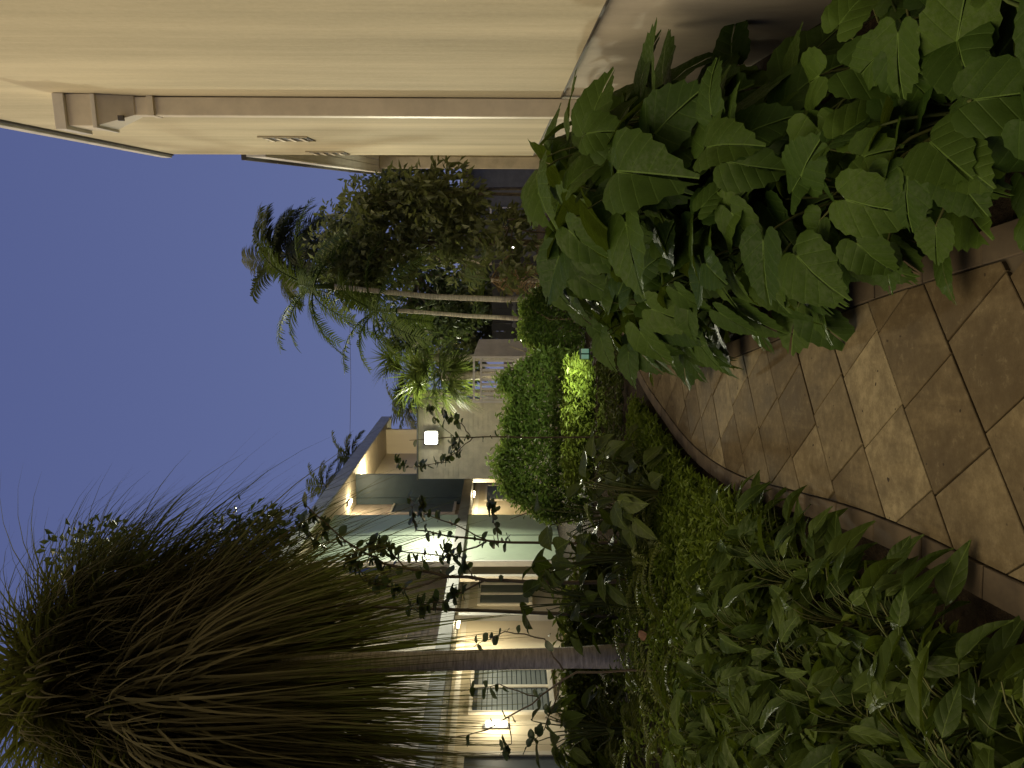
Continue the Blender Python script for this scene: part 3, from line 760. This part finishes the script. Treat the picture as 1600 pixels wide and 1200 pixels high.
cover('border_plants', 'lit yellow-green strip of narrow-leaved border plants across the path end', 'strip', 1500, reg_strip, lambda x, y: 0.60, 0.12, 0.010, 'border plants', 12)

# ferns in the left bed
def fern(base, n, L, label, rng, mt='fern', name='fern', group='ferns in the left bed', lfl=0.11, el=(25, 65)):
    p = empty(name, base, 0, label, 'fern', group)
    for k in range(n):
        az = k * 2.4 + rng.uniform(-.3, .3); e0 = R(rng.uniform(*el)); ln = L * rng.uniform(0.75, 1.15)
        dh = Vector((math.cos(az), math.sin(az), 0)); pts = []; pos = Vector((0, 0, 0)); e_ = e0
        N = 14
        for i in range(N + 1):
            pts.append(pos.copy()); pos = pos + (dh * math.cos(e_) + Vector((0, 0, 1)) * math.sin(e_)) * (ln / N); e_ -= R(rng.uniform(4, 8))
        mb = MB().tube(pts, [0.006 * (1 - 0.8 * i / N) for i in range(N + 1)], 4, False)
        sd = Vector((-dh.y, dh.x, 0))
        for i in range(2, N + 1):
            for h in (0, 0.5):
                pp = pts[i - 1].lerp(pts[i], h); fl_ = lfl * (1.05 - abs(i / N - 0.4) * 1.1)
                t = (pts[i] - pts[i - 1]).normalized()
                for sgn in (-1, 1): small_leaf(mb, pp, sd * sgn + t * 0.5 + Vector((0, 0, rng.uniform(-.25, .1))), Vector((0, 0, 1)), fl_, 0.012)
        mb.build('frond', M[mt], p)
    return p
rng = random.Random(14)
fx = [(-2.0, 6.2, 'fern in front of the big palm trunk'), (-2.9, 6.9, 'fern just left of the big palm trunk'), (-1.55, 6.9, 'fern nearest the path among the dark big leaves'), (-3.5, 7.6, 'fern below the ground floor window'), (-2.3, 7.6, 'fern right behind the big palm trunk foot'), (-1.2, 7.9, 'fern beside the path bend'), (-2.5, 5.6, 'fern closest to the camera in the left bed'), (-4.1, 8.8, 'fern under the wall sconce')]
for x, y, lab in fx: fern((x, y, 0.15), 15, 0.85, lab, rng)

# dark broad-leaved shrubs, middle left
for i, (x, y, h, lab) in enumerate([(X(430, 6.6), 6.6, 0.95, 'dark broad-leaved shrub in front of the lit border strip'), (X(395, 7.4), 7.4, 1.25, 'dark broad-leaved shrub below the mint panels'), (X(330, 7.2), 7.2, 1.35, 'dark broad-leaved shrub right of the big palm trunk'), (X(470, 7.7), 7.7, 0.8, 'lowest dark broad-leaved shrub beside the path bend'), (X(260, 8.0), 8.0, 1.5, 'tall dark broad-leaved shrub beside the glowing porch lamp'), (X(60, 8.6), 8.6, 1.3, 'dark broad-leaved shrub below the wall sconce')]):
    leafy('broad_leaved_shrub', lab, 'shrub', 'dark broad-leaved shrubs in the left bed', (x, y, 0), h, 0.36, 20, 0.26, DRK, rng, (0, -0.05), 0.008, 0.3, 0.4)

# hedge behind the lit strip
rng = random.Random(17)
def hedge(name, label, x0, x1, y0, y1, h, n, mt, L=0.13):
    o = empty(name, ((x0 + x1) / 2, (y0 + y1) / 2, 0), 0, label, 'hedge'); mb = MB(); st = MB()
    cx, cy = (x0 + x1) / 2, (y0 + y1) / 2
    for k in range(14):
        x = rng.uniform(x0, x1) - cx; y = rng.uniform(y0, y1) - cy
        st.tube([(x, y, -0.03), (x + rng.uniform(-.15, .15), y, h * 0.5), (x + rng.uniform(-.3, .3), y, h * 0.85)], [0.02, 0.014, 0.006], 5)
    for _ in range(n):
        x = rng.uniform(x0, x1); y = rng.uniform(y0, y1) if rng.random() < 0.4 else y0 + abs(rng.gauss(0, 0.18))
        top = h * (0.90 + 0.05 * math.sin(x * 3.1) + 0.03 * math.sin(x * 8.3 + 1)) + (abs(rng.gauss(0, 0.09)) if rng.random() < 0.25 else 0)
        top *= min(1.0, 0.55 + 0.9 * min(x - x0, x1 - x)) if min(x - x0, x1 - x) < 0.5 else 1.0
        z = top * (1 - rng.random() ** 1.5)
        p = Vector((x - cx + rng.gauss(0, .05), y - cy, z + rng.gauss(0, 0.05)))
        d = Vector((rng.uniform(-1, 1), rng.uniform(-1.2, 0.3), rng.uniform(-0.6, 0.9)))
        small_leaf(mb, p, d, Vector((0, 0, 1)) + rv(rng) * 0.7, L * rng.uniform(0.6, 1.3), L * 0.23)
    mb.build('foliage', M[mt], o); st.build('stem', M['twig'], o)
hedge('hedge', 'leafy green hedge lit from above in front of the grey hut', X(395, 14), X(650, 14), 13.4, 14.8, 1.72, 9000, 'hedge')
hedge('hedge', 'darker hedge continuing under the slender palm trunks', X(640, 15) , X(760, 15), 14.6, 15.6, 1.35, 4200, 'hedge')
hedge('hedge', 'dark hedge at the foot of the broadleaf trees', X(745, 15.5) , X(930, 15.5), 15.2, 16.2, 0.55, 3000, 'tree')

hedge('low_hedge', 'low dark shrub border under the lit ground floor windows', X(-30, 10), X(345, 10), 9.6, 10.6, 0.78, 5200, 'fern', 0.14)
# saplings with thick leaves in front of the lit building
def sapling(name, label, base, stems, rng, lsize, meshes=THK, group='thick-leaved saplings before the lit building', dens=1.9):
    """stems: list of polylines (absolute) each with leaf cluster at points"""
    p = empty(name, base, 0, label, 'sapling', group); st = MB(); B = Vector(base)
    for pl, rad, nl in stems:
        pts = [Vector(q) - B for q in pl]
        # smooth
        fine = []
        for a, b in zip(pts, pts[1:]): fine += [a.lerp(b, k / 4) + rv(rng) * 0.012 for k in range(4)]
        fine.append(pts[-1]); n = len(fine)
        st.tube(fine, [rad * (1 - 0.75 * i / n) for i in range(n)], 5)
        for k in range(int(nl * dens)):
            f = 1 - (rng.random() ** 1.3) * 0.75; i = min(int(f * (n - 1)), n - 2)
            pos = fine[i].lerp(fine[i + 1], rng.random()); az = rng.uniform(0, 6.28)
            d = Vector((math.cos(az), math.sin(az), rng.uniform(-0.7, 0.6)))
            wp = B + pos + d * 0.06; uu = 600 + wp.x / wp.y * F_PX; vv = HOR - (wp.z - CAM_H) / wp.y * F_PX
            if math.hypot(uu - 517, vv - 675) < 26: continue
            put_leaf(rng.choice(meshes), p, pos, d, Vector((rng.uniform(-.6, .6), rng.uniform(-1.2, .2), 1)), lsize * rng.uniform(0.7, 1.25))
    st.build('stem', M['twig'], p, True); return p
def pp(u, v, Y): return (X(u, Y), Y, Z(v, Y))
rng = random.Random(44)
Yq = 10.5
sapling('sapling', 'slim thick-leaved sapling standing right in front of the floodlight', (X(517, Yq), Yq, 0),
  [([(X(517, Yq), Yq, 0), pp(517, 780, Yq), pp(516, 700, Yq), pp(512, 640, Yq)], 0.014, 14), ([pp(517, 740, Yq), pp(495, 715, Yq), pp(478, 690, Yq), pp(470, 650, Yq)], 0.008, 16),
   ([pp(517, 735, Yq), pp(538, 722, Yq), pp(548, 705, Yq), pp(552, 690, Yq)], 0.008, 14), ([pp(516, 715, Yq), pp(505, 705, Yq), pp(492, 720, Yq)], 0.006, 9), ([pp(478, 700, Yq), pp(470, 640, Yq), pp(478, 618, Yq)], 0.005, 10), ([pp(517, 710, Yq), pp(545, 680, Yq), pp(560, 670, Yq)], 0.005, 9)], rng, 0.115)
Yq = 9.0
sapling('sapling', 'thick-leaved sapling in front of the mint panels', (X(350, Yq), Yq, 0),
  [([(X(350, Yq), Yq, 0), pp(352, 800, Yq), pp(360, 720, Yq), pp(372, 650, Yq), pp(425, 640, Yq)], 0.02, 20), ([pp(356, 760, Yq), pp(385, 700, Yq), pp(400, 655, Yq), pp(415, 660, Yq)], 0.01, 18),
   ([pp(352, 760, Yq), pp(330, 700, Yq), pp(340, 620, Yq), pp(352, 590, Yq)], 0.012, 22), ([pp(352, 780, Yq), pp(395, 770, Yq), pp(420, 765, Yq)], 0.008, 14)], rng, 0.12)
Yq = 8.0
sapling('sapling', 'tallest thick-leaved sapling rising beside the drooping palm crown', (X(290, Yq), Yq, 0),
  [([(X(290, Yq), Yq, 0), pp(290, 820, Yq), pp(300, 700, Yq), pp(320, 600, Yq), pp(355, 540, Yq), pp(410, 480, Yq)], 0.025, 26), ([pp(300, 700, Yq), pp(280, 640, Yq), pp(290, 580, Yq), pp(330, 545, Yq)], 0.014, 26),
   ([pp(310, 640, Yq), pp(345, 600, Yq), pp(350, 575, Yq)], 0.01, 18), ([pp(295, 760, Yq), pp(260, 690, Yq), pp(255, 640, Yq)], 0.012, 22), ([pp(296, 740, Yq), pp(330, 720, Yq), pp(340, 690, Yq)], 0.008, 16), ([pp(355, 540, Yq), pp(350, 500, Yq), pp(385, 470, Yq)], 0.008, 14)], rng, 0.13)
Yq = 6.6
sapling('twiggy_shrub', 'nearly bare twiggy shrub before the wall sconce and window', (X(120, Yq), Yq, 0),
  [([(X(150, Yq), Yq, 0), pp(150, 900, Yq), pp(100, 830, Yq), pp(60, 760, Yq), pp(45, 700, Yq)], 0.012, 5), ([pp(140, 880, Yq), pp(60, 850, Yq), pp(30, 820, Yq)], 0.007, 8),
   ([pp(110, 840, Yq), pp(130, 780, Yq), pp(120, 720, Yq)], 0.007, 5), ([pp(80, 795, Yq), pp(40, 800, Yq), pp(20, 780, Yq)], 0.006, 7), ([pp(150, 880, Yq), pp(200, 850, Yq), pp(215, 790, Yq), pp(190, 740, Yq)], 0.009, 6)], rng, 0.10)

# ------------------------------------------------------------------ palms
def arc(start, dirv, L, n, droop, wind=Vector((0, 0, 0))):
    pts = [Vector(start)]; d = Vector(dirv).normalized()
    for i in range(n):
        pts.append(pts[-1] + d * (L / n)); d = (d + Vector((0, 0, -droop / n)) + wind / n).normalized()
    return pts
def pinnate(parent, start, az, el, L, rng, mt, nl=34, lfl=0.55, droop=1.1, wind=Vector((0, 0, 0)), lw=0.018, hang=0.5, name='frond'):
    dh = Vector((math.cos(az), math.sin(az), 0)); d = dh * math.cos(el) + Vector((0, 0, math.sin(el)))
    N = 16; pts = arc(start, d, L, N, droop, wind); mb = MB().tube(pts, [0.022 * (1 - 0.85 * i / N) for i in range(N + 1)], 4, False)
    for k in range(nl):
        f = 0.16 + 0.84 * k / (nl - 1); i = min(int(f * N), N - 1); p = pts[i].lerp(pts[i + 1], f * N - i)
        t = (pts[i + 1] - pts[i]).normalized(); sd = t.cross(Vector((0, 0, 1)))
        if sd.length < 0.1: sd = Vector((-dh.y, dh.x, 0))
        sd.normalize(); ll_ = lfl * (0.55 + 0.45 * math.sin(math.pi * min(1, f * 1.0 + 0.05))) * rng.uniform(0.85, 1.1)
        for sg in (-1, 1):
            dv = (sd * sg + t * 0.55 + Vector((0, 0, rng.uniform(-0.1, 0.3)))).normalized()
            lp = arc(p, dv, ll_, 4, hang, wind * 0.6)
            mb.strip(lp, [lw * 0.5, lw, lw * 0.9, lw * 0.55, 0.001], (t + rv(rng) * 0.2).normalized())
    return mb.build(name, M[mt], parent)
def fanleaf(parent, start, az, el, pet, L, rng, mt, n=38, spread=R(150), droop=1.2, wind=Vector((0, 0, 0)), lw=0.022, name='frond', jit=0.12):
    dh = Vector((math.cos(az), math.sin(az), 0)); d = dh * math.cos(el) + Vector((0, 0, math.sin(el)))
    pts = arc(start, d, pet, 6, 0.45); mb = MB().tube(pts, [0.016, 0.014, 0.012, 0.010, 0.009, 0.008, 0.007], 4, False)
    hub = pts[-1]; t = (pts[-1] - pts[-2]).normalized(); sd = t.cross(Vector((0, 0, 1)))
    if sd.length < 0.1: sd = Vector((-dh.y, dh.x, 0))
    sd.normalize(); nrm = sd.cross(t)
    for k in range(n):
        a = -spread + 2 * spread * k / (n - 1); a += rng.uniform(-.03, .03)
        dv = (t * math.cos(a) + sd * math.sin(a) + nrm * 0.12).normalized()
        ll_ = L * (0.72 + 0.28 * math.cos(a)) * rng.uniform(0.88, 1.08)
        dv = (dv + rv(rng) * jit).normalized(); ll_ *= rng.uniform(1 - jit, 1 + 0.4 * jit)
        lp = arc(hub, dv, ll_, 7, droop * max(0.65, rng.uniform(1 - 2 * jit, 1 + 2 * jit)), wind * rng.uniform(0.4, 1.6))
        ac = nrm.cross(dv).normalized()
        mb.strip(lp, [lw * 0.35, lw * 0.8, lw, lw * 0.85, lw * 0.6, lw * 0.38, lw * 0.2, 0.0008], ac)
    return mb.build(name, M[mt], parent)
# big fan palm on the left
rng = random.Random(77)
PY = 8.4; px = X(172, PY)
bp = empty('fan_palm', (px, PY, 0), 0, 'big drooping fan palm filling the upper left of the garden', 'palm tree')
MB().tube([(0.02, 0, -0.05), (0, 0, 0.8), (-0.03, 0.02, 2.0), (-0.06, 0.03, 3.6), (-0.06, 0.0, 5.6)], [0.15, 0.115, 0.11, 0.115, 0.14], 12).build('trunk', M['palm_bark'], bp, True)
hub = Vector((-0.05, 0, 5.55))
wd = Vector((0.35, -0.1, -0.1))
for k in range(110):
    az = k * 2.39996 + rng.uniform(-.5, .5); f = (k + 0.5) / 110
    el = R(78 - 135 * f + rng.uniform(-8, 8))
    fanleaf(bp, hub + Vector((0, 0, 0.35 - 0.6 * f)), az, el, rng.uniform(0.3, 0.95), rng.uniform(1.3, 2.1), rng, 'fan', 100, R(135), 2.0, wd, 0.016, 'frond', 0.30)

for k in range(40):
    az = R(100 + 190 * ((k * 0.618) % 1.0))
    fanleaf(bp, hub + Vector((0, 0, -0.15 - 0.5 * (k % 2))), az, R(rng.uniform(-45, 8)), rng.uniform(0.4, 0.9), rng.uniform(2.6, 4.1), rng, 'fan', 100, R(115), 2.2, wd * 0.6, 0.016, 'frond', 0.30)

# fan palm clump behind the railing
rng = random.Random(78)
FPY = 22.6
for (u, v, lab, n, L) in ((612, 690, 'green fan palm lit from the side behind the white railing', 36, 0.95), (640, 640, 'taller fan palm between the lit fan palm and the slender trunks', 28, 0.9), (585, 640, 'small fan palm just beyond the grey hut roof', 18, 0.6)):
    yy = FPY + (640 - v) * 0.05 + 1.0
    z = Z(v, yy); o = empty('fan_palm', (X(u, yy), yy, 0), 0, lab, 'palm tree', 'fan palms behind the railing')
    MB().tube([(0, 0, -0.05), (0.03, 0, z * 0.6), (0, 0, z)], [0.14, 0.11, 0.12], 8).build('trunk', M['palm_bark'], o, True)
    for k in range(n):
        f = (k + .5) / n
        fanleaf(o, (0, 0, z), k * 2.4, R(80 - 125 * f + rng.uniform(-8, 8)), L * rng.uniform(0.5, 0.8), L * rng.uniform(0.85, 1.1), rng, 'fan_lit', 26, R(130), 0.8, Vector((0, 0, 0)), 0.024)

# slender areca palms
rng = random.Random(79)
AY = 16.4
for (u0, u1, v, lab, n, r0) in ((738, 752, 520, 'taller slender palm with pale trunk and arching fronds against the sky', 15, 0.066), (708, 715, 618, 'shorter slender pale-trunked palm beside the taller one', 13, 0.05)):
    zc = Z(v, AY); xb = X(u0, AY); dx = X(u1, AY) - xb
    o = empty('slender_palm', (xb, AY, 0), 0, lab, 'palm tree', 'slender pale-trunked palms')
    MB().tube([(0, 0, -0.05), (-0.08, 0, zc * 0.3), (-0.02, 0, zc * 0.6), (dx * 0.6, 0, zc * 0.85), (dx, 0, zc)], [r0 * 1.25, r0, r0 * 0.9, r0 * 0.8, r0], 9).build('trunk', M['palm_bark'], o, True)
    MB().tube([(dx, 0, zc - 0.05), (dx, 0, zc + 0.5)], [r0 * 1.2, r0 * 0.6], 8).build('crownshaft', M['areca'], o, True)
    for k in range(n):
        f = (k + .5) / n
        pinnate(o, (dx, 0, zc + 0.4), k * 2.4 + 0.4, R(72 - 95 * f), rng.uniform(1.5, 2.0), rng, 'areca', 30, 0.42, 1.5, Vector((-0.1, 0, 0)), 0.02, 0.7)
# coconut palm far behind
rng = random.Random(80)
CY = 29.0; zc = Z(452, CY)
o = empty('coconut_palm', (X(790, CY), CY, 0), 0, 'dark windblown coconut palm towering above the broadleaf trees', 'palm tree')
MB().tube([(0, 0, -0.05), (0.2, 0, zc * 0.5), (0.25, 0, zc)], [0.2, 0.15, 0.13], 9).build('trunk', M['palm_bark'], o, True)
for k in range(26):
    f = (k + .5) / 26
    pinnate(o, (0.25, 0, zc), k * 2.4, R(75 - 110 * f + rng.uniform(-8, 8)), rng.uniform(2.0, 2.6), rng, 'coco', 52, 0.78, 1.6, Vector((0.5, 0, 0.0)), 0.028, 1.0)
# palms behind the apartment roof
rng = random.Random(81)
for (u, v, Yb, lab, L) in ((556, 640, 42, 'distant palm crown above the grey hut roof', 2.2), (484, 552, 46, 'distant palm crown peeping over the middle of the eave', 1.9), (438, 512, 46, 'distant palm crown peeping over the near eave', 2.0)):
    zc = Z(v, Yb) ; o = empty('distant_palm', (X(u, Yb), Yb, 0), 0, lab, 'palm tree', 'distant palms behind the roofs')
    MB().tube([(0, 0, 0), (0.1, 0, zc)], [0.2, 0.13], 7).build('trunk', M['palm_bark'], o, True)
    for k in range(14): pinnate(o, (0.1, 0, zc), k * 2.4, R(70 - 90 * k / 14), L * rng.uniform(.8, 1.1), rng, 'coco', 20, 0.6, 1.5, Vector((0.2, 0, 0)), 0.045, 0.8)
# dead frond skirt by the slender palms
o = empty('dead_palm', (X(762, 19.5), 19.5, 0), 0, 'young palm with dry brown hanging fronds beside the slender trunks', 'palm tree')
MB().tube([(0, 0, -0.05), (0, 0, 1.9)], [0.06, 0.05], 7).build('trunk', M['palm_bark'], o, True)
for k in range(6): pinnate(o, (0, 0, 1.9), k * 1.05, R(-25 - 8 * k), 1.4, rng, 'dead', 22, 0.34, 0.9, Vector((0, 0, 0)), 0.02, 0.9)
for k in range(5): pinnate(o, (0, 0, 1.9), k * 1.3, R(60 - 8 * k), 1.5, rng, 'areca', 22, 0.4, 1.0, Vector((0, 0, 0)), 0.02, 0.7)

# ------------------------------------------------------------------ broadleaf trees
def tree(label, base, trunk_top, ell, ncl, per, rng, mt='tree', L=0.23, stems=1, group='broadleaf trees beyond the beige wall', name='broadleaf_tree', r0=0.07):
    """ell: list of (center, radii) of the crown lobes, absolute"""
    o = empty(name, base, 0, label, 'tree', group); B = Vector(base); tr = MB(); cr = MB(); tops = []
    for s_ in range(stems):
        bx_ = Vector((rng.uniform(-.25, .25) * (stems > 1), rng.uniform(-.2, .2) * (stems > 1), -0.05)); tt = Vector(trunk_top) - B + Vector((rng.uniform(-.3, .3), 0, rng.uniform(-.3, .3)))
        mid = bx_.lerp(tt, 0.5) + Vector((rng.uniform(-.12, .12), 0, 0))
        tr.tube(bez(bx_, mid, tt, 7), [r0 * (1 - 0.09 * i) for i in range(7)], 7); tops.append(tt)
    cls = []
    for c_, r_ in ell:
        for _ in range(ncl):
            v = rv(rng); v = v * (0.55 + 0.45 * rng.random()) if rng.random() < 0.6 else v
            cls.append(Vector(c_) - B + Vector((v.x * r_[0], v.y * r_[1], v.z * r_[2])))
    for c_ in cls:
        if rng.random() < 0.3:
            t_ = rng.choice(tops); tr.tube(bez(t_ * 0.9, t_.lerp(c_, 0.5) + Vector((0, 0, 0.2)), c_, 5), [0.022, 0.016, 0.012, 0.008, 0.004], 4, False)
        rad = rng.uniform(0.2, 0.5)
        for _ in range(int(per * rng.uniform(0.5, 1.4))):
            p = c_ + rv(rng) * rad; d = (p - c_) + rv(rng) * 0.3 + Vector((0, 0, -0.08))
            small_leaf(cr, p, d, Vector((rng.uniform(-.6, .6), rng.uniform(-.6, .6), 1)), L * rng.uniform(0.6, 1.3), L * 0.26)
    tr.build('trunk', M['bark'], o, True); cr.build('crown', M[mt], o)
    return o
rng = random.Random(90)
TY = 17.0
tree('leafy broadleaf tree with pale double stem in front of the coconut palm', (X(825, TY), TY, 0), pp(815, 640, TY), [(pp(800, 610, TY), (0.95, 0.9, 1.5)), (pp(830, 690, TY), (1.0, 0.9, 1.1)), (pp(775, 560, TY), (0.7, 0.7, 0.8))], 38, 24, rng, stems=2)
tree('broadleaf tree tight against the end of the beige wall', (X(895, 16.2), 16.2, 0), pp(890, 680, 16.2), [(pp(893, 650, 16.2), (0.65, 0.8, 1.3)), (pp(885, 700, 16.2), (0.8, 0.8, 0.8)), (pp(880, 585, 16.2), (0.4, 0.5, 0.6))], 22, 24, rng, stems=1, r0=0.05)
tree('dense dark tree behind the slender palm trunks', (X(760, 22.5), 22.5, 0), pp(760, 650, 22.5), [(pp(765, 640, 22.5), (1.2, 1, 1.9)), (pp(715, 700, 22.5), (1.1, 1, 1.1)), (pp(690, 650, 23), (0.8, .8, 1.0))], 40, 28, rng, mt='thick', L=0.24)
tree('dark tree filling the gap behind the porch wing post', (X(905, 26), 26, 0), pp(905, 650, 26), [(pp(905, 640, 26), (1.3, 1, 2.0)), (pp(850, 700, 26), (1.6, 1, 2.0)), (pp(830, 560, 26), (1.2, 1, 1.4))], 60, 40, rng, L=0.26)
tree('low dark tree behind the lit fan palms', (X(660, 31), 31, 0), pp(660, 740, 31), [(pp(655, 720, 31), (1.8, 1, 1.5)), (pp(720, 740, 31), (1.8, 1, 1.4))], 60, 40, rng, L=0.28)
tree('shrubby understorey tree under the broadleaf trees', (X(850, 16), 16, 0), pp(850, 790, 16), [(pp(860, 790, 16), (0.9, .7, .5)), (pp(800, 800, 16), (0.8, .7, .4))], 10, 24, rng, stems=2, r0=0.03)
tree('broad-leaved tree mixed into the big fan palm crown', (X(235, 9.6), 9.6, 0), pp(290, 330, 9.6), [(pp(365, 400, 9.6), (0.28, .4, 0.6)), (pp(335, 150, 9.6), (0.4, .4, 0.6)), (pp(120, 420, 9.6), (1.2, .6, 1.2))], 13, 34, rng, mt='thick', L=0.13, stems=1, r0=0.028)

# ------------------------------------------------------------------ small litter
rng = random.Random(6)
lf = put_leaf(ovate(1, 0.6, rng).mesh('dry_leaf_blade', M['debris'], True), None, pp(204, 998, 6.0), (0.3, -0.2, -0.6), (0.2, -1, 0.4), 0.07)
lf.name = 'dry_leaf'; tag(lf, 'single pinkish brown dry leaf caught among the ferns', 'dry leaf')
